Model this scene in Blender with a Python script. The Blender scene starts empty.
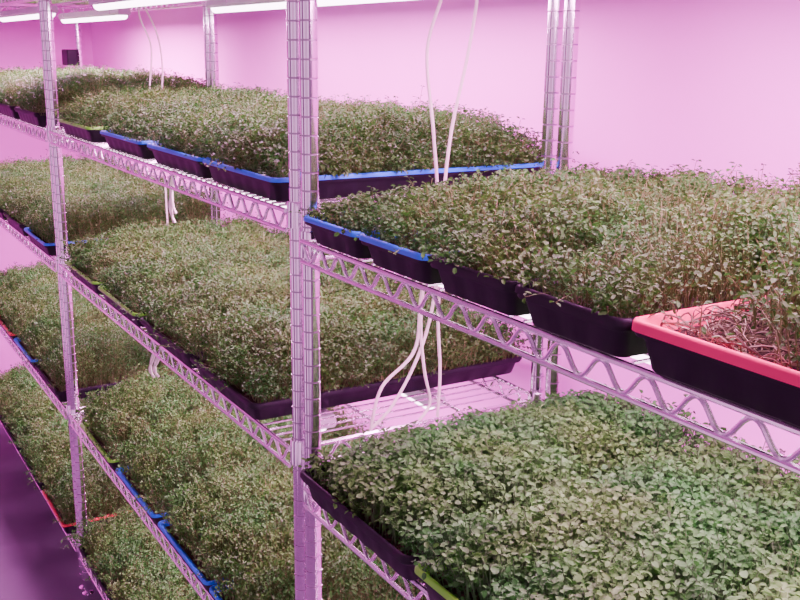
import bpy, math, random
import numpy as np
from mathutils import Vector, Matrix
random.seed(4)
scene = bpy.context.scene
COL = scene.collection

# ------------------------------------------------------------------ materials
def new_mat(name):
    m = bpy.data.materials.new(name); m.use_nodes = True
    nt = m.node_tree
    b = nt.nodes["Principled BSDF"]
    return m, nt, b

def simple(name, col, rough=0.5, metal=0.0, noise=0.0, nscale=20, bump=0.0, spec=.5):
    m, nt, b = new_mat(name)
    b.inputs["Roughness"].default_value = rough
    b.inputs["Metallic"].default_value = metal
    b.inputs["Specular IOR Level"].default_value = spec
    tc = nt.nodes.new("ShaderNodeTexCoord")
    nz = nt.nodes.new("ShaderNodeTexNoise"); nz.inputs["Scale"].default_value = nscale
    nz.inputs["Detail"].default_value = 5
    nt.links.new(tc.outputs["Object"], nz.inputs["Vector"])
    r = nt.nodes.new("ShaderNodeValToRGB")
    r.color_ramp.elements[0].position = 0.3; r.color_ramp.elements[1].position = 0.7
    r.color_ramp.elements[0].color = tuple(c*(1-noise) for c in col)+(1,)
    r.color_ramp.elements[1].color = tuple(min(1, c*(1+noise)) for c in col)+(1,)
    nt.links.new(nz.outputs["Fac"], r.inputs["Fac"])
    nt.links.new(r.outputs["Color"], b.inputs["Base Color"])
    if bump:
        bp = nt.nodes.new("ShaderNodeBump"); bp.inputs["Strength"].default_value = bump
        bp.inputs["Distance"].default_value = 0.004
        nt.links.new(nz.outputs["Fac"], bp.inputs["Height"])
        nt.links.new(bp.outputs["Normal"], b.inputs["Normal"])
    return m

M_wall = simple("wall_pink_cast", (0.98, 0.26, 0.87), 0.6, 0, 0.03, 3, 0.05, .12)  # white wall; the grow-light pink is put into the base colour
M_floor = simple("floor_paint", (0.15, 0.12, 0.17), 0.7, 0, 0.08, 6, 0.05, .25)
M_ceil = simple("ceiling_pink_cast", (0.9, 0.5, 0.86), 0.7, 0, 0.03, 3)  # white ceiling, pink light cast included in the colour
M_chrome = simple("chrome_plate", (0.95, 0.88, 0.96), 0.14, 1.0, 0.04, 40)
M_groove = simple("chrome_groove", (0.46, 0.37, 0.47), 0.3, 1.0, 0.1, 40)
M_wire = simple("chrome_wire", (0.97, 0.92, 0.97), 0.25, 0.96, 0.03, 40)
M_black = simple("black_plastic", (0.012, 0.009, 0.015), 0.5, 0, 0.2, 30, 0, .25)
M_blue = simple("blue_plastic", (0.02, 0.22, 0.90), 0.4, 0, 0.08, 20)
M_green = simple("green_plastic", (0.20, 0.90, 0.04), 0.4, 0, 0.08, 20)
M_pink = simple("pink_plastic", (0.92, 0.018, 0.19), 0.5, 0, 0.04, 20, 0, .2)
M_red = simple("red_plastic", (0.75, 0.03, 0.07), 0.4, 0, 0.05, 20)
M_soil = simple("coco_medium", (0.045, 0.036, 0.018), 0.95, 0, 0.6, 160, 0.9, .15)
M_cable = simple("white_cable", (0.92, 0.94, 0.78), 0.4, 0, 0.03, 20)
M_fix = simple("fixture_white", (0.8, 0.78, 0.8), 0.4, 0, 0.03, 20)

LIGHTCOL = (1.0, 0.27, 0.81)
def mk_emit():
    m, nt, b = new_mat("led_diffuser")
    b.inputs["Base Color"].default_value = (0.9, 0.85, 0.9, 1)
    b.inputs["Emission Color"].default_value = (1.0, 0.72, 0.95, 1)
    b.inputs["Emission Strength"].default_value = 12
    return m
M_led = mk_emit()

def leaf_mat(name, stops, trans=0.32, rough=0.54, spec=0.28):
    m, nt, b = new_mat(name)
    out = nt.nodes["Material Output"]
    geo = nt.nodes.new("ShaderNodeNewGeometry")
    r = nt.nodes.new("ShaderNodeValToRGB")
    els = r.color_ramp.elements
    while len(els) < len(stops): els.new(0.5)
    for e, (p, c) in zip(els, stops):
        e.position = p; e.color = c+(1,)
    nt.links.new(geo.outputs["Random Per Island"], r.inputs["Fac"])
    nz = nt.nodes.new("ShaderNodeTexNoise"); nz.inputs["Scale"].default_value = 11; nz.inputs["Detail"].default_value = 3
    nt.links.new(geo.outputs["Position"], nz.inputs["Vector"])
    mv = nt.nodes.new("ShaderNodeMapRange")
    mv.inputs["From Min"].default_value = .32; mv.inputs["From Max"].default_value = .68
    mv.inputs["To Min"].default_value = .80; mv.inputs["To Max"].default_value = 1.12
    nt.links.new(nz.outputs["Fac"], mv.inputs["Value"])
    nz2 = nt.nodes.new("ShaderNodeTexNoise"); nz2.inputs["Scale"].default_value = 7; nz2.inputs["Detail"].default_value = 2
    nt.links.new(geo.outputs["Position"], nz2.inputs["Vector"])
    mh = nt.nodes.new("ShaderNodeMapRange")
    mh.inputs["From Min"].default_value = .35; mh.inputs["From Max"].default_value = .65
    mh.inputs["To Min"].default_value = .480; mh.inputs["To Max"].default_value = .504
    nt.links.new(nz2.outputs["Fac"], mh.inputs["Value"])
    hsv = nt.nodes.new("ShaderNodeHueSaturation")
    nt.links.new(mv.outputs["Result"], hsv.inputs["Value"])
    nt.links.new(mh.outputs["Result"], hsv.inputs["Hue"])
    nt.links.new(r.outputs["Color"], hsv.inputs["Color"])
    nt.links.new(hsv.outputs["Color"], b.inputs["Base Color"])
    b.inputs["Roughness"].default_value = rough
    b.inputs["Specular IOR Level"].default_value = spec
    t = nt.nodes.new("ShaderNodeBsdfTranslucent")
    nt.links.new(hsv.outputs["Color"], t.inputs["Color"])
    mx = nt.nodes.new("ShaderNodeMixShader"); mx.inputs[0].default_value = trans
    nt.links.new(b.outputs[0], mx.inputs[1]); nt.links.new(t.outputs[0], mx.inputs[2])
    nt.links.new(mx.outputs[0], out.inputs["Surface"])
    return m
M_leafA = leaf_mat("leaf_small", [(0, (.026, .165, .014)), (.5, (.040, .230, .023)), (.85, (.054, .280, .033)), (1, (.078, .30, .058))])
M_leafB = leaf_mat("leaf_broad", [(0, (.025, .18, .017)), (.5, (.041, .25, .029)), (1, (.068, .31, .054))])
M_leafC = leaf_mat("leaf_bright", [(0, (.030, .205, .021)), (.5, (.053, .305, .038)), (1, (.095, .39, .08))])
M_stemA = leaf_mat("stem_reddish", [(0, (.12, .15, .035)), (.5, (.16, .32, .07)), (1, (.30, .40, .15))], .2)
M_stemB = leaf_mat("stem_pale", [(0, (.05, .18, .04)), (1, (.10, .28, .08))], .2)
M_root = leaf_mat("dry_stem", [(0, (.07, .07, .03)), (.5, (.18, .21, .08)), (1, (.55, .68, .36))], .1, .6, .2)

# ------------------------------------------------------------------ mesh tools
class MB:
    def __init__(s): s.v = []; s.f = []
    def tube(s, pts, r, n=8, cap=True):
        pts = [Vector(p) for p in pts]
        base = len(s.v); m = len(pts)
        t0 = (pts[1]-pts[0]).normalized()
        up = Vector((0, 0, 1)) if abs(t0.z) < .9 else Vector((1, 0, 0))
        nrm = (up - t0*up.dot(t0)).normalized()
        for i, p in enumerate(pts):
            if i == 0: t = t0
            elif i == m-1: t = (pts[-1]-pts[-2]).normalized()
            else: t = ((pts[i]-pts[i-1]).normalized()+(pts[i+1]-pts[i]).normalized()).normalized()
            nrm = (nrm - t*nrm.dot(t)).normalized()
            b = t.cross(nrm)
            for k in range(n):
                a = 2*math.pi*k/n
                s.v.append(p + (nrm*math.cos(a)+b*math.sin(a))*r)
        for i in range(m-1):
            for k in range(n):
                a = base+i*n+k; c = base+i*n+(k+1) % n
                s.f.append((a, c, c+n, a+n))
        if cap:
            s.f.append(tuple(base+k for k in reversed(range(n))))
            s.f.append(tuple(base+(m-1)*n+k for k in range(n)))
    def lathe(s, prof, n=24, org=(0, 0, 0)):
        base = len(s.v); o = Vector(org)
        for (r, z) in prof:
            for k in range(n):
                a = 2*math.pi*k/n
                s.v.append(o+Vector((r*math.cos(a), r*math.sin(a), z)))
        for i in range(len(prof)-1):
            for k in range(n):
                a = base+i*n+k; c = base+i*n+(k+1) % n
                s.f.append((a, c, c+n, a+n))
        s.f.append(tuple(base+k for k in reversed(range(n))))
        s.f.append(tuple(base+(len(prof)-1)*n+k for k in range(n)))
    def box(s, lo, hi):
        b = len(s.v)
        for z in (lo[2], hi[2]):
            s.v += [Vector((lo[0], lo[1], z)), Vector((hi[0], lo[1], z)), Vector((hi[0], hi[1], z)), Vector((lo[0], hi[1], z))]
        s.f += [(b+3, b+2, b+1, b), (b+4, b+5, b+6, b+7)]
        for k in range(4):
            s.f.append((b+k, b+(k+1) % 4, b+4+(k+1) % 4, b+4+k))
    def loops(s, loops, closeA=True, closeB=True):
        base = len(s.v); n = len(loops[0])
        for L in loops: s.v += [Vector(p) for p in L]
        for i in range(len(loops)-1):
            for k in range(n):
                a = base+i*n+k; c = base+i*n+(k+1) % n
                s.f.append((a, c, c+n, a+n))
        if closeA: s.f.append(tuple(base+k for k in reversed(range(n))))
        if closeB: s.f.append(tuple(base+(len(loops)-1)*n+k for k in range(n)))
    def mesh(s, name, mat, smooth=True, ang=35):
        me = bpy.data.meshes.new(name)
        me.from_pydata([tuple(v) for v in s.v], [], s.f)
        me.materials.append(mat)
        if smooth:
            me.polygons.foreach_set("use_smooth", [True]*len(me.polygons))
            me.set_sharp_from_angle(angle=math.radians(ang))
        me.update()
        return me

def obj(name, data, parent=None, loc=(0, 0, 0), **props):
    o = bpy.data.objects.new(name, data)
    COL.objects.link(o); o.location = loc
    if parent: o.parent = parent
    for k, v in props.items(): o[k] = v
    return o

# ------------------------------------------------------------------ room
def room_box(name, lo, hi, mat, label):
    mb = MB(); mb.box(lo, hi)
    return obj(name, mb.mesh(name, mat, False), kind="structure", label=label, category="room")
WY = 0.60; XL = -3.45; XR = 3.0; YF = -2.2; ZC = 2.45
room_box("floor", (XL-.1, YF, -.08), (XR, WY+.1, 0), M_floor, "dull purple-grey painted concrete floor")
room_box("wall_back", (XL-.1, WY, 0), (XR, WY+.1, ZC), M_wall, "plain white wall with pink grow light tinted into its colour")
room_box("wall_left", (XL-.1, YF, 0), (XL, WY, ZC), M_wall, "plain white end wall with pink light tinted into its colour")
room_box("ceiling", (XL-.1, YF, ZC), (XR, WY+.1, ZC+.08), M_ceil, "plain white ceiling with pink light tinted into its colour")

# ------------------------------------------------------------------ racks
DY = 0.457
def post_mesh():
    r = .0127
    prof = [(.017, 0), (.017, .008), (.006, .012), (.006, .028), (r, .030)]
    z = .032; H = 1.86
    while z < H-.03:
        prof += [(r, z), (r, z+.0229), (r-.0008, z+.0233), (r-.0008, z+.0250)]
        z += .0254
    prof += [(r, z), (r, H-.004), (r-.003, H)]
    mb = MB(); mb.lathe(prof, 48)
    me = mb.mesh("post", M_chrome, True, 22)
    me.materials.append(M_groove)
    for p in me.polygons:
        if len(p.vertices) == 4 and p.center.z > .035:
            vs = [me.vertices[i].co for i in p.vertices]
            if sum(math.hypot(v.x, v.y) < r-.0004 for v in vs) == 4 and p.center.z < H-.01: p.material_index = 1
    return me
ME_post = post_mesh()
def collar_mesh():
    mb = MB()
    mb.lathe([(.0135, -.030), (.0172, -.030), (.0160, .006), (.0150, .008), (.0133, .008)], 32)
    return mb.mesh("corner_collar", M_chrome)
ME_collar = collar_mesh()
FY = -.0165
def deck_mesh(W):
    mb = MB()
    n = int(round((W-.06)/.0254))
    for i in range(n+1):
        x = .03+(W-.06)*i/n
        mb.tube([(x, FY, -.0017), (x, DY-.001, -.0017)], .0018, 6)
    for y in (DY*.33, DY*.66):
        mb.tube([(.012, y, -.0060), (W-.012, y, -.0060)], .0026, 8)
    return mb.mesh("shelf_deck", M_wire)
def truss_mesh(W):
    mb = MB()
    hh = .029
    def side(p0, p1):
        p0 = Vector(p0); p1 = Vector(p1); d = (p1-p0); L = d.length; d.normalize()
        mb.tube([p0+Vector((0, 0, -.0060)), p1+Vector((0, 0, -.0060))], .0035, 10)
        mb.tube([p0+Vector((0, 0, -.0060-hh)), p1+Vector((0, 0, -.0060-hh))], .0032, 10)
        n = max(2, int(round(L/.056))); pit = L/n
        pts = []
        for i in range(n*12+1):
            t = i/12
            c = math.cos(2*math.pi*t)
            c = math.copysign(abs(c)**.92, c)
            zz = -.0060-hh/2 + c*(hh/2-.0030)
            pts.append(p0+d*(t*pit)+Vector((0, 0, zz)))
        mb.tube(pts, .0025, 8)
    side((.006, FY, 0), (W-.006, FY, 0))
    side((.013, DY+.004, 0), (W-.013, DY+.004, 0))
    side((-.002, .014, 0), (-.002, DY-.014, 0))
    side((W+.002, .014, 0), (W+.002, DY-.014, 0))
    return mb.mesh("shelf_truss", M_wire)

def build_rack(x0, W, levels, label):
    e = obj("wire_shelving_rack", None, loc=(x0, 0, 0), label=label, category="shelving rack", group="chrome wire shelving racks")
    e.empty_display_size = .1
    for (px, py) in ((0, 0), (W, 0), (0, DY), (W, DY)):
        obj("post", ME_post, e, (px, py, 0))
    dm = deck_mesh(W); tm = truss_mesh(W)
    for z in levels:
        s = obj("shelf", dm, e, (0, 0, z))
        obj("shelf_truss", tm, s)
        for (px, py) in ((0, 0), (W, 0), (0, DY), (W, DY)):
            obj("corner_collar", ME_collar, s, (px, py, 0))
    return e
W = 1.524
LN = [0.25, 0.62, 0.990, 1.364, 1.80]
LM = [0.165, 0.592, 1.035, 1.40, 1.782]
LF = [0.165, 0.592, 1.035, 1.40, 1.775]
build_rack(.02, W, LN, "chrome wire shelving rack with pink-rimmed tray and broad-leaved seedlings")
build_rack(-W-.02, W, LM, "chrome wire shelving rack of microgreens standing between two others")
build_rack(-2*W-.06, W, LF, "chrome wire shelving rack standing beside the end wall")

# ------------------------------------------------------------------ trays
TW, TL, TH = .300, .545, .040
def rrect(w, l, r, z, rib=0.0):
    pts = []; hw = w/2; hl = l/2
    cs = [(hw-r, -hl+r), (hw-r, hl-r), (-hw+r, hl-r), (-hw+r, -hl+r)]
    starts = [-90, 0, 90, 180]
    for i in range(4):
        cx, cy = cs[i]
        for k in range(6):
            a = math.radians(starts[i]+90*k/5)
            pts.append([cx+r*math.cos(a), cy+r*math.sin(a), z])
        nx, ny = cs[(i+1) % 4]
        a = math.radians(starts[i]+90)
        p = Vector((cx+r*math.cos(a), cy+r*math.sin(a))); q = Vector((nx+r*math.cos(a), ny+r*math.sin(a)))
        n = 48 if (q-p).length > .35 else (24 if w > .2 else 12)
        for k in range(1, n):
            t = k/n; c = p.lerp(q, t)
            off = rib if (k//2) % 2 else 0
            pts.append([c.x+math.cos(a)*off, c.y+math.sin(a)*off, z])
    return pts
def outer_tray(w=TW):
    mb = MB(); l = TL
    mb.loops([rrect(w-.032, l-.032, .009, 0),
              rrect(w-.028, l-.028, .010, .002, .0014),
              rrect(w-.017, l-.017, .011, .024, .0014),
              rrect(w-.014, l-.014, .011, .027),
              rrect(w-.006, l-.006, .012, .027),
              rrect(w-.004, l-.004, .012, .029),
              rrect(w-.006, l-.006, .012, .0335),
              rrect(w-.017, l-.017, .010, .0335),
              rrect(w-.021, l-.021, .009, .028),
              rrect(w-.036, l-.036, .008, .003)])
    return mb.mesh("outer_tray", M_black, True, 40)
def inner_tray(mat, skirt=.0325, w=TW):
    mb = MB(); l = TL
    mb.loops([rrect(w-.006, l-.006, .012, skirt-.0003),
              rrect(w, l, .013, skirt),
              rrect(w-.0005, l-.0005, .013, .0370),
              rrect(w-.003, l-.003, .012, .0388),
              rrect(w-.006, l-.006, .011, .0395),
              rrect(w-.010, l-.010, .010, .0393),
              rrect(w-.013, l-.013, .009, .0380),
              rrect(w-.024, l-.024, .008, .0320),
              rrect(w-.050, l-.050, .007, .0060)], closeA=False)
    return mb.mesh("inner_tray", mat, True, 40)
Z0 = .028
def medium_mesh(w=TW):
    nx, ny = int(w*115), 60; mb = MB()
    rng = random.Random(3)
    w, l = w-.030, TL-.030
    for j in range(ny+1):
        for i in range(nx+1):
            e = (i in (0, nx) or j in (0, ny))
            mb.v.append(Vector((-w/2+w*i/nx, -l/2+l*j/ny, Z0+(0 if e else rng.uniform(-.002, .004)))))
    for j in range(ny):
        for i in range(nx):
            a = j*(nx+1)+i
            mb.f.append((a, a+1, a+nx+2, a+nx+1))
    return mb.mesh("growing_medium", M_soil)
HWID = .155
ME_outer = {TW: outer_tray(), HWID: outer_tray(HWID)}
ME_med = {TW: medium_mesh(), HWID: medium_mesh(HWID)}
ME_inner = {("blue", TW): inner_tray(M_blue), ("green", TW): inner_tray(M_green),
            ("pink", TW): inner_tray(M_pink, .0310), ("red", TW): inner_tray(M_red), ("black", TW): inner_tray(M_black),
            ("blue", HWID): inner_tray(M_blue, w=HWID), ("black", HWID): inner_tray(M_black, w=HWID)}

def greens_mesh(seed, species, bare=False, taperL=0, taperR=0, taperF=.45, patches=(), spillF=1.0, w=TW):
    rng = np.random.default_rng(seed)
    hw, hl = w/2-.016, TL/2-.016
    small = species == 'A'
    if small: N, base, ll, lw, K = 4200, .064, .0061, .66, 8
    elif species == 'B': N, base, ll, lw, K = 3300, .069, .0079, .72, 6
    else: N, base, ll, lw, K = 2700, .069, .0104, .78, 6
    N = N*hw/(TW/2-.016)
    nx = int(math.sqrt(N*hw/hl)); ny = int(N/nx)
    gx, gy = np.meshgrid(np.linspace(-hw, hw, nx), np.linspace(-hl, hl, ny))
    x = gx.ravel()+rng.normal(0, .004, nx*ny); y = gy.ravel()+rng.normal(0, .004, nx*ny)
    x = np.clip(x, -hw, hw); y = np.clip(y, -hl, hl)
    if bare:
        prob = 1/(1+np.exp(-((x+.058)*32+(y+.182)*42)))
        keep = rng.random(len(x)) < np.clip(prob*1.15-.1, 0.04, 1)
        x = x[keep]; y = y[keep]
    n = len(x)
    ph = rng.uniform(0, 6.28, 8)
    nz = (np.sin(x*38+ph[0])*np.sin(y*29+ph[1])+.6*np.sin(x*75+y*50+ph[2])+.5*np.sin(y*90-x*40+ph[3])+.5*np.sin(x*150+ph[6])*np.sin(y*140+ph[7]))/2.4
    h = base*(1+(.22 if small else .07)*nz+rng.normal(0, .11, n))
    tall = rng.random(n) < (.03 if small else .01)
    h[tall] *= 1.18
    sm = lambda t: np.clip(t, 0, 1)**.8
    h *= (1-taperF)+taperF*sm((y+hl)/.13)
    if taperL: h *= (1-taperL)+taperL*sm((x+hw)/.14)
    if taperR: h *= (1-taperR)+taperR*sm((hw-x)/.14)
    thin = np.zeros(n)
    for (px, py, pr) in patches:
        d = np.sqrt((x-px)**2+(y-py)**2)/pr
        thin = np.maximum(thin, np.clip(1.3-d, 0, 1))
    h *= 1-.25*thin
    h = np.clip(h, .016, .125)
    az = rng.uniform(0, 6.28, n)
    lm = np.abs(rng.normal(0, .015 if small else .010, n))*(1+thin*.5)
    lx = np.cos(az)*lm; ly = np.sin(az)*lm
    if small:
        nc = int(46*hw/(TW/2-.016))+1; ccx = rng.uniform(-hw, hw, nc); ccy = rng.uniform(-hl, hl, nc)
        dd = (x[:, None]-ccx)**2+(y[:, None]-ccy)**2; ci = dd.argmin(1)
        lx += np.clip((ccx[ci]-x)*.3, -.010, .010); ly += np.clip((ccy[ci]-y)*.3, -.010, .010)
        h *= rng.uniform(.92, 1.06, nc)[ci]
    lx += .009*np.sin(y*40+ph[4]); ly += .009*np.sin(x*40+ph[5])
    ex = np.clip((np.abs(x)-(hw-.035))/.035, 0, 1)*np.sign(x); ey = np.clip((np.abs(y)-(hl-.045))/.045, 0, 1)*np.sign(y)
    sp = rng.random(n)**1.5
    tongue = np.clip(.65+.9*np.sin(x*33+ph[0])+.5*np.sin(x*71+ph[1]), .25, 1.6)
    eyf = np.where(ey < 0, spillF*tongue, 1.0)
    lx += ex*(.006+.020*sp); ly += ey*(.010+.026*sp)*eyf
    ee = np.maximum(np.abs(ex), np.abs(ey))
    h *= 1-.78*ee*sp
    h = np.maximum(h, .010)
    P0 = np.stack([x, y, np.full(n, Z0-.003)], 1)
    bx = rng.normal(0, .009, n); by = rng.normal(0, .009, n)
    P1 = np.stack([x+lx*.35+bx*(1-ee), y+ly*.35+by*(1-ee), Z0+np.maximum(h*.58, .013)], 1)
    P2 = np.stack([x+lx, y+ly, Z0+h], 1)
    V = []; F = []; MI = []; cnt = 0
    rr = .00065 if small else .0009
    ang = np.array([0, 2.094, 4.189])
    ring = np.stack([np.cos(ang), np.sin(ang), np.zeros(3)], 1)*rr
    sv = np.stack([P0[:, None]+ring, P1[:, None]+ring*.9, P2[:, None]+ring*.7], 1).reshape(-1, 3)
    idx = np.arange(n)[:, None]*9
    quads = []
    for lv in range(2):
        for k in range(3):
            k2 = (k+1) % 3
            quads.append([lv*3+k, lv*3+k2, lv*3+3+k2, lv*3+3+k])
    q = np.array(quads)
    F.append((idx[:, None]+q[None]).reshape(-1, 4)); V.append(sv); MI.append(np.ones(n*6, int)); cnt += len(sv)
    a0 = rng.uniform(0, 6.28, n)
    for k in range(K):
        if k < 2: t = np.full(n, 1.0); a = a0+k*math.pi; L = ll*rng.uniform(.85, 1.3, n); el = rng.normal(.0, .34, n)
        elif k < 4: t = rng.uniform(.72, 1.0, n); a = a0+math.pi/2+k*math.pi+rng.normal(0, .3, n); L = ll*rng.uniform(.6, 1.1, n); el = rng.normal(.15, .36, n)
        else: t = rng.uniform(.2, .9, n); a = rng.uniform(0, 6.28, n); L = ll*rng.uniform(.6, 1.1, n); el = rng.normal(.0, .5, n)
        L = L*(1-.4*thin)
        if k >= 4: L = L*(1-.6*thin)
        u = np.clip((t-.55)/.45, 0, 1)[:, None]; w0 = np.clip(t/.55, 0, 1)[:, None]
        B = np.where(t[:, None] > .55, P1+(P2-P1)*u, P0+(P1-P0)*w0)
        d = np.stack([np.cos(a)*np.cos(el), np.sin(a)*np.cos(el), np.sin(el)], 1)
        roll = rng.normal(0, .35, n)
        s0 = np.stack([-np.sin(a), np.cos(a), np.zeros(n)], 1)
        nn0 = np.cross(d, s0)
        s = s0*np.cos(roll)[:, None]+nn0*np.sin(roll)[:, None]
        nn = np.cross(d, s)
        nn *= np.sign(nn[:, 2:3]+1e-6)
        L1 = L[:, None]; wd = lw*rng.uniform(.8, 1.15, n)[:, None]
        B = B+d*L1*.25
        tp = rng.uniform(-.35, .0, n)[:, None]
        fold = .10
        vs = [B,
              B+d*L1*.28+s*L1*wd*.42+nn*L1*fold,
              B+d*L1*.72+s*L1*wd*.48+nn*L1*(fold+tp*.4),
              B+d*L1*1.0+nn*L1*tp,
              B+d*L1*.72-s*L1*wd*.48+nn*L1*(fold+tp*.4),
              B+d*L1*.28-s*L1*wd*.42+nn*L1*fold]
        lv = np.stack(vs, 1).reshape(-1, 3)
        ii = cnt+np.arange(n)[:, None, None]*6
        q = np.array([[0, 3, 2, 1], [0, 5, 4, 3]])
        F.append((ii+q[None]).reshape(-1, 4)); V.append(lv); MI.append(np.zeros(n*2, int)); cnt += len(lv)
    V = np.concatenate(V); F = np.concatenate(F); MI = np.concatenate(MI)
    V[:, 2] = np.maximum(V[:, 2], Z0-.003)
    me = bpy.data.meshes.new("microgreens")
    me.vertices.add(len(V)); me.vertices.foreach_set("co", V.astype(np.float32).ravel())
    me.loops.add(len(F)*4); me.loops.foreach_set("vertex_index", F.astype(np.int32).ravel())
    me.polygons.add(len(F)); me.polygons.foreach_set("loop_start", np.arange(0, len(F)*4, 4, dtype=np.int32))
    me.materials.append({'A': M_leafA, 'B': M_leafB, 'C': M_leafC}[species])
    me.materials.append(M_stemA if small else M_stemB)
    me.polygons.foreach_set("material_index", MI.astype(np.int32))
    me.update(calc_edges=True); me.validate()
    return me
GA = [greens_mesh(10+i, 'A', taperF=.35, spillF=1.0) for i in range(5)]
GB = [greens_mesh(40+i, 'B', taperF=.25, spillF=.4) for i in range(2)]
GC = [greens_mesh(50+i, 'C', taperF=.25, spillF=.4) for i in range(2)]
G_BARE = greens_mesh(77, 'A', True, taperF=.4)
G_AL = greens_mesh(80, 'A', taperL=.5, taperF=.5, patches=[(.0, -.1, .05)], w=HWID, spillF=.8)
G_AL2 = greens_mesh(85, 'A', taperF=.5, patches=[(.02, .08, .06)], w=HWID, spillF=.8)
G_AN = greens_mesh(83, 'A', taperF=.5, patches=[(.02, .0, .075), (-.03, .17, .06)], w=HWID, spillF=.8)
G_AN2 = greens_mesh(86, 'A', taperF=.5, patches=[(.01, -.16, .075), (.03, .05, .06)], w=HWID, spillF=.8)
G_AR = greens_mesh(81, 'A', taperR=.6, taperF=.3, spillF=1.2)
G_AR2 = greens_mesh(84, 'A', taperR=.45, taperF=.3, spillF=1.1)
G_BL = greens_mesh(82, 'B', taperL=.45, taperF=.35, spillF=.25)
def fallen_stems():
    rng = random.Random(9); mb = MB()
    for i in range(650):
        x = rng.uniform(-.125, .10) if rng.random() < .5 else rng.uniform(-.125, .0); y = rng.uniform(-.25, -.06 if rng.random() < .6 else .0)
        a = rng.uniform(0, 6.28); L = rng.uniform(.02, .06); c = rng.uniform(-2.6, 2.6)
        pts = []; hz = rng.uniform(.001, .012)
        for k in range(7):
            t = k/6
            pts.append((x, y, Z0+.004+hz*math.sin(math.pi*t)+rng.uniform(0, .001)))
            x += math.cos(a)*L/6; y += math.sin(a)*L/6; a += c/6
            x = max(-.130, min(.130, x)); y = max(-.252, y)
        if (Vector(pts[0])-Vector(pts[-1])).length > .008:
            ok = all((Vector(pts[j])-Vector(pts[j+1])).length > 1e-4 for j in range(6))
            if ok: mb.tube(pts, rng.uniform(.0004, .0008), 4)
    return mb.mesh("fallen_stems", M_root)
ME_fallen = fallen_stems()

def tray(xr, z, color, sp='A', yoff=0.0, zs=1.0, gm=None, lab=None, xs=1.0, tz=1.0, w=TW):
    cx = xr-w/2; cy = -.035+TL/2+yoff
    if lab is None:
        veg = "fine small-leaved microgreens" if sp == 'A' else "broad-leaved green seedlings"
        rimd = "black" if color == "black" else color+"-rimmed black"
        lab = f"{rimd} plastic tray of {veg} on a wire shelf"
    e = obj("seedling_tray", None, loc=(cx, cy, z), label=lab, category="plant tray", group="trays of microgreens on the wire racks")
    e.empty_display_size = .05; e.scale = (1, 1, tz)
    obj("outer_tray", ME_outer[w], e)
    it = obj("inner_tray", ME_inner[(color, w)], e)
    if color != "black": it["label"] = f"bright {color} plastic inner tray rim"
    obj("growing_medium", ME_med[w], e)
    if gm is None: gm = random.choice({'A': GA, 'B': GB, 'C': GC}[sp])
    g = obj("microgreens", gm, e, kind="stuff")
    g.scale = (xs, 1, zs)
    if gm is G_BARE: obj("fallen_stems", ME_fallen, e, kind="stuff", label="tangled pale fallen stems and roots")
    return e

# near rack
x = .06+TW
tray(.06+HWID, LN[3], "blue", 'A', .0, 1.05, gm=G_AL, lab="narrow blue-rimmed tray of wispy microgreens beside the chrome post", xs=1.03, w=HWID, tz=.95)
tray(.06+2*HWID+.002, LN[3], "blue", 'A', .0, 1.05, gm=G_AL2, lab="narrow blue-rimmed black tray of wispy tangled microgreens", xs=1.03, w=HWID, tz=.95)
tray(.375+HWID, LN[3], "black", 'A', -.001, 1.08, gm=G_AN, lab="narrow black tray of wispy microgreens with thin patches", tz=1.0, xs=1.05, w=HWID)
tray(.375+2*HWID+.002, LN[3], "black", 'A', -.003, 1.1, gm=G_AN2, lab="narrow black tray of wispy microgreens beside the pink-rimmed tray", tz=1.0, xs=1.05, w=HWID)
tray(x+.632, LN[3], "pink", 'A', -.005, 1.0, gm=G_BARE, lab="pink-rimmed black tray with bare brown medium at one corner", tz=1.12)
tray(x, LN[2], "black", 'B', -.010, .98, xs=1.04, gm=G_BL, tz=1.08)
tray(x+.312, LN[2], "green", 'B', -.010, .98, xs=1.05, tz=1.08)
tray(x+.624, LN[2], "black", 'C', -.005, .98, xs=1.05, tz=1.08)
tray(x+.936, LN[2], "black", 'C', -.005, .98, xs=1.05, tz=1.08)
# middle rack
ru = random.uniform
R1 = [(-.05, "blue"), (-.358, "blue"), (-.70, "blue"), (-1.10, "green")]
for i, (xr, c) in enumerate(R1): tray(xr, LM[3], c, 'A', .01, ru(1.08, 1.18), xs=1.08, gm=G_AR if i == 0 else None, tz=.95)
R2 = [(-.125, "black"), (-.435, "black"), (-.765, "green"), (-1.10, "green")]
for i, (xr, c) in enumerate(R2): tray(xr, LM[2], c, 'A', -.0, ru(1.3, 1.4), xs=1.10, gm=G_AR2 if i == 0 else None, tz=.88)
R3 = [(-.07, "blue"), (-.38, "blue"), (-.705, "blue"), (-1.05, "green")]
for xr, c in R3: tray(xr, LM[1], c, 'A', -.0, ru(1.6, 1.75), xs=1.10, tz=.92)
R4 = [(-.50, "black"), (-.83, "black"), (-1.18, "black")]
for xr, c in R4: tray(xr, LM[0], c, 'A', -.0, ru(1.45, 1.55), xs=1.10)
# far rack
for lv, cols in ((3, ["black", "black", "black", "black"]), (2, ["blue", "black", "black", "black"]),
                 (1, ["black", "blue", "red", "black"]), (0, ["red", "black", "black", "black"])):
    for i, c in enumerate(cols):
        tray(-1.625-.350*i, LF[lv], c, 'A', -.01 if lv == 0 else .0, ru(1.2, 1.4)*(1.25 if lv < 2 else 1), xs=1.14)

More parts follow.
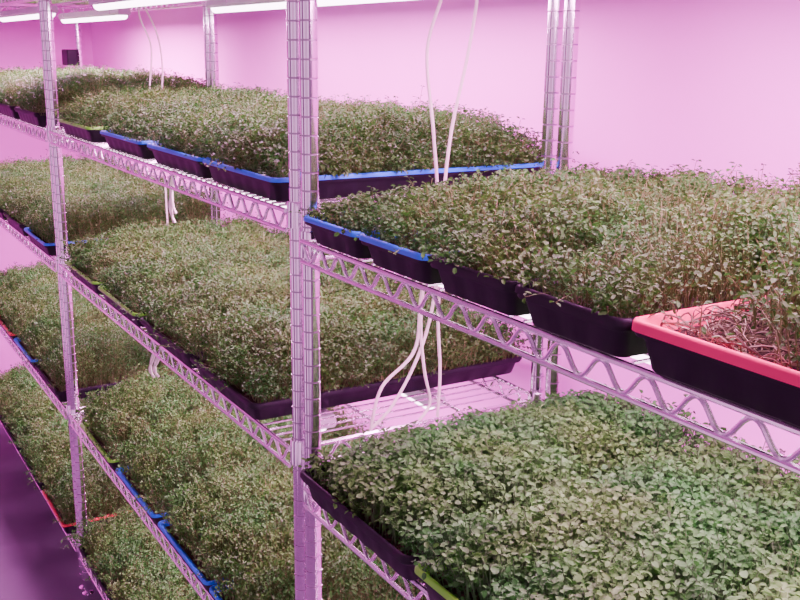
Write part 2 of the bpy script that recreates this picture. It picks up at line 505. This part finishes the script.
# ------------------------------------------------------------------ grow lights
def fixture_body(Lx):
    mb = MB()
    P = [(-.016, 0), (.016, 0), (.020, .006), (.016, .022), (-.016, .022), (-.020, .006)]
    mb.loops([[(-Lx/2, a, b) for a, b in P], [(Lx/2, a, b) for a, b in P]])
    return mb.mesh("fixture_housing", M_fix, True, 20)
def fixture_led(Lx):
    mb = MB()
    n = 10
    A = [(-Lx/2+.02, .0135*math.cos(math.pi*k/n), -.013*math.sin(math.pi*k/n)-.0002) for k in range(n+1)]
    B = [(Lx/2-.02, p[1], p[2]) for p in A]
    mb.loops([A, B])
    return mb.mesh("light_diffuser", M_led, True, 40)
LX = 1.30
ME_fb = fixture_body(LX); ME_fl = fixture_led(LX)
PW = 14.0
mb = MB()
for sx in (-.5, .5):
    mb.tube([(sx, -.021, .002), (sx, -.021, .024), (sx, .021, .024), (sx, .021, .002)], .0012, 6)
ME_hang = mb.mesh("hanger", M_chrome)
def grow_light(cx, y, zshelf, pw=PW, sx=1.0):
    hang = .0 if zshelf < 1.7 else .028
    z = zshelf-.010-.023-hang
    e = obj("grow_light", None, loc=(cx, y, z), label="long slim white led grow light hung beneath a wire shelf", category="light", group="led grow lights under the shelves")
    e.scale = (sx, 1, 1)
    obj("fixture_housing", ME_fb, e)
    obj("light_diffuser", ME_fl, e)
    hg = obj("hanger", ME_hang, e)
    if hang: hg.scale = (1, 1, 2.2)
    ld = bpy.data.lights.new("led_light", 'AREA'); ld.shape = 'RECTANGLE'
    ld.size = LX-.06; ld.size_y = .03; ld.energy = pw; ld.color = LIGHTCOL
    obj("led_light", ld, e, (0, 0, -.016))
for z in LN[2:]:
    for y in (.10, .32): grow_light(.02+W/2, y, z, PW*(1.45 if z > 1.7 else 1))
for a, b in zip(LM[1:], LF[1:]):
    for y in (.10, .32):
        top = a > 1.7
        rear = top and y > .2
        grow_light(-.02-W/2+(.07 if rear else 0), y+(.07 if rear else 0), a, PW*(1.45 if top else 1))
        grow_light(-W*1.5-.06, y, b, PW*(2.4 if top else 1.15), .62 if top else 1)

# ------------------------------------------------------------------ cables
def catmull(pts, sub=8):
    P = [Vector(p) for p in pts]; P = [P[0]]+P+[P[-1]]; out = []
    for i in range(1, len(P)-2):
        for k in range(sub):
            t = k/sub; a, b, c, d = P[i-1], P[i], P[i+1], P[i+2]
            out.append(.5*((2*b)+(c-a)*t+(2*a-5*b+4*c-d)*t*t+(3*b-a-3*c+d)*t**3))
    out.append(P[-2]); return out
def cable(pts, r=.0026, lab="thin white power cable hanging between the racks"):
    mb = MB(); mb.tube(catmull(pts), r, 8)
    obj("power_cable", mb.mesh("power_cable", M_cable), label=lab, category="cable", group="white cables between racks")
cable([(.0, .22, 1.82), (.003, .230, 1.72), (-.004, .205, 1.62), (.002, .215, 1.5), (0, .225, 1.38), (.0, .20, 1.25), (-.002, .19, 1.16), (.0, .13, 1.11), (.0, .11, 1.042)])
cable([(.0, .27, 1.82), (.0, .290, 1.72), (.002, .275, 1.62), (-.002, .250, 1.5), (0, .235, 1.38), (.0, .225, 1.25), (-.0, .20, 1.16), (.003, .15, 1.08), (-.002, .11, 1.042)])
cable([(.002, .215, 1.36), (.0, .20, 1.22), (.004, .205, 1.13), (.0, .22, 1.07), (0.0, .20, 1.042)])
cable([(.002, .24, 1.36), (.0, .232, 1.22), (.0, .238, 1.12), (.0, .235, 1.042)])
xg = -W-.04
cable([(xg, .22, 1.82), (xg, .26, 1.74), (xg, .30, 1.65), (xg, .31, 1.55), (xg, .30, 1.46), (xg+.004, .30, 1.36), (xg+.018, .30, 1.06)])
cable([(xg, .30, 1.82), (xg, .25, 1.72), (xg, .28, 1.62), (xg, .27, 1.50), (xg, .27, 1.44), (xg, .27, 1.36)])
sl = "short white cable bunch drooping below a wire shelf"
for (bx, yy, zt, L) in ((-.72, .04, 1.388, .12), (-.71, .04, 1.388, .10), (-.70, -.025, 1.004, .055), (-.67, -.025, 1.004, .045)):
    for j in range(2):
        o = j*.009
        cable([(bx+o, yy+.012, zt), (bx-.006+o, yy+.005, zt-L*.4), (bx+.006-o, yy, zt-L*.75), (bx+.002+o, yy+.005, zt-L)], .0025, sl)
mb = MB()
mb.loops([rrect(.10, .04, .006, 0), rrect(.104, .044, .008, .004), rrect(.104, .044, .008, .060), rrect(.098, .038, .006, .064)])
obj("power_box", mb.mesh("power_box", M_black), loc=(-3.105, DY-.040, 1.54), label="small black power box clipped to a chrome post", category="power box")

# ------------------------------------------------------------------ world : pink fill, noise bands added to vary chrome reflections
w = bpy.data.worlds.new("world"); scene.world = w; w.use_nodes = True
nt = w.node_tree; bg = nt.nodes["Background"]
tc = nt.nodes.new("ShaderNodeTexCoord")
mp = nt.nodes.new("ShaderNodeMapping"); mp.inputs["Scale"].default_value = (1, 1, .15)
nz = nt.nodes.new("ShaderNodeTexNoise"); nz.inputs["Scale"].default_value = 2.2; nz.inputs["Detail"].default_value = 0
rp = nt.nodes.new("ShaderNodeValToRGB")
rp.color_ramp.elements[0].position = .37; rp.color_ramp.elements[0].color = (.10, .03, .10, 1)
rp.color_ramp.elements[1].position = .62; rp.color_ramp.elements[1].color = (1.0, .44, .91, 1)
nt.links.new(tc.outputs["Generated"], mp.inputs[0]); nt.links.new(mp.outputs[0], nz.inputs["Vector"])
nt.links.new(nz.outputs["Fac"], rp.inputs["Fac"]); nt.links.new(rp.outputs[0], bg.inputs[0])
bg.inputs[1].default_value = 2.0

# ------------------------------------------------------------------ camera
cd = bpy.data.cameras.new("camera"); cam = bpy.data.objects.new("camera", cd); COL.objects.link(cam)
d1 = Vector((-620, -258, 1000)).normalized()
d3 = Vector((-50, 3996, 1000)).normalized()
d2 = d1.cross(d3).normalized()
if d2.x < 0: d2 = -d2
S = 1.42
P0 = Vector((-.096, -.092, 1.0))*S
C = Vector((P0.dot(d1), -P0.dot(d2), 1.40+P0.dot(d3)))
right = Vector((-d1.x, d2.x, -d3.x)); up = -Vector((-d1.y, d2.y, -d3.y)); back = -Vector((-d1.z, d2.z, -d3.z))
M = Matrix(((right.x, up.x, back.x, C.x), (right.y, up.y, back.y, C.y), (right.z, up.z, back.z, C.z), (0, 0, 0, 1)))
cam.matrix_world = M
cd.lens = 45; cd.sensor_width = 36; cd.clip_start = .02
scene.camera = cam
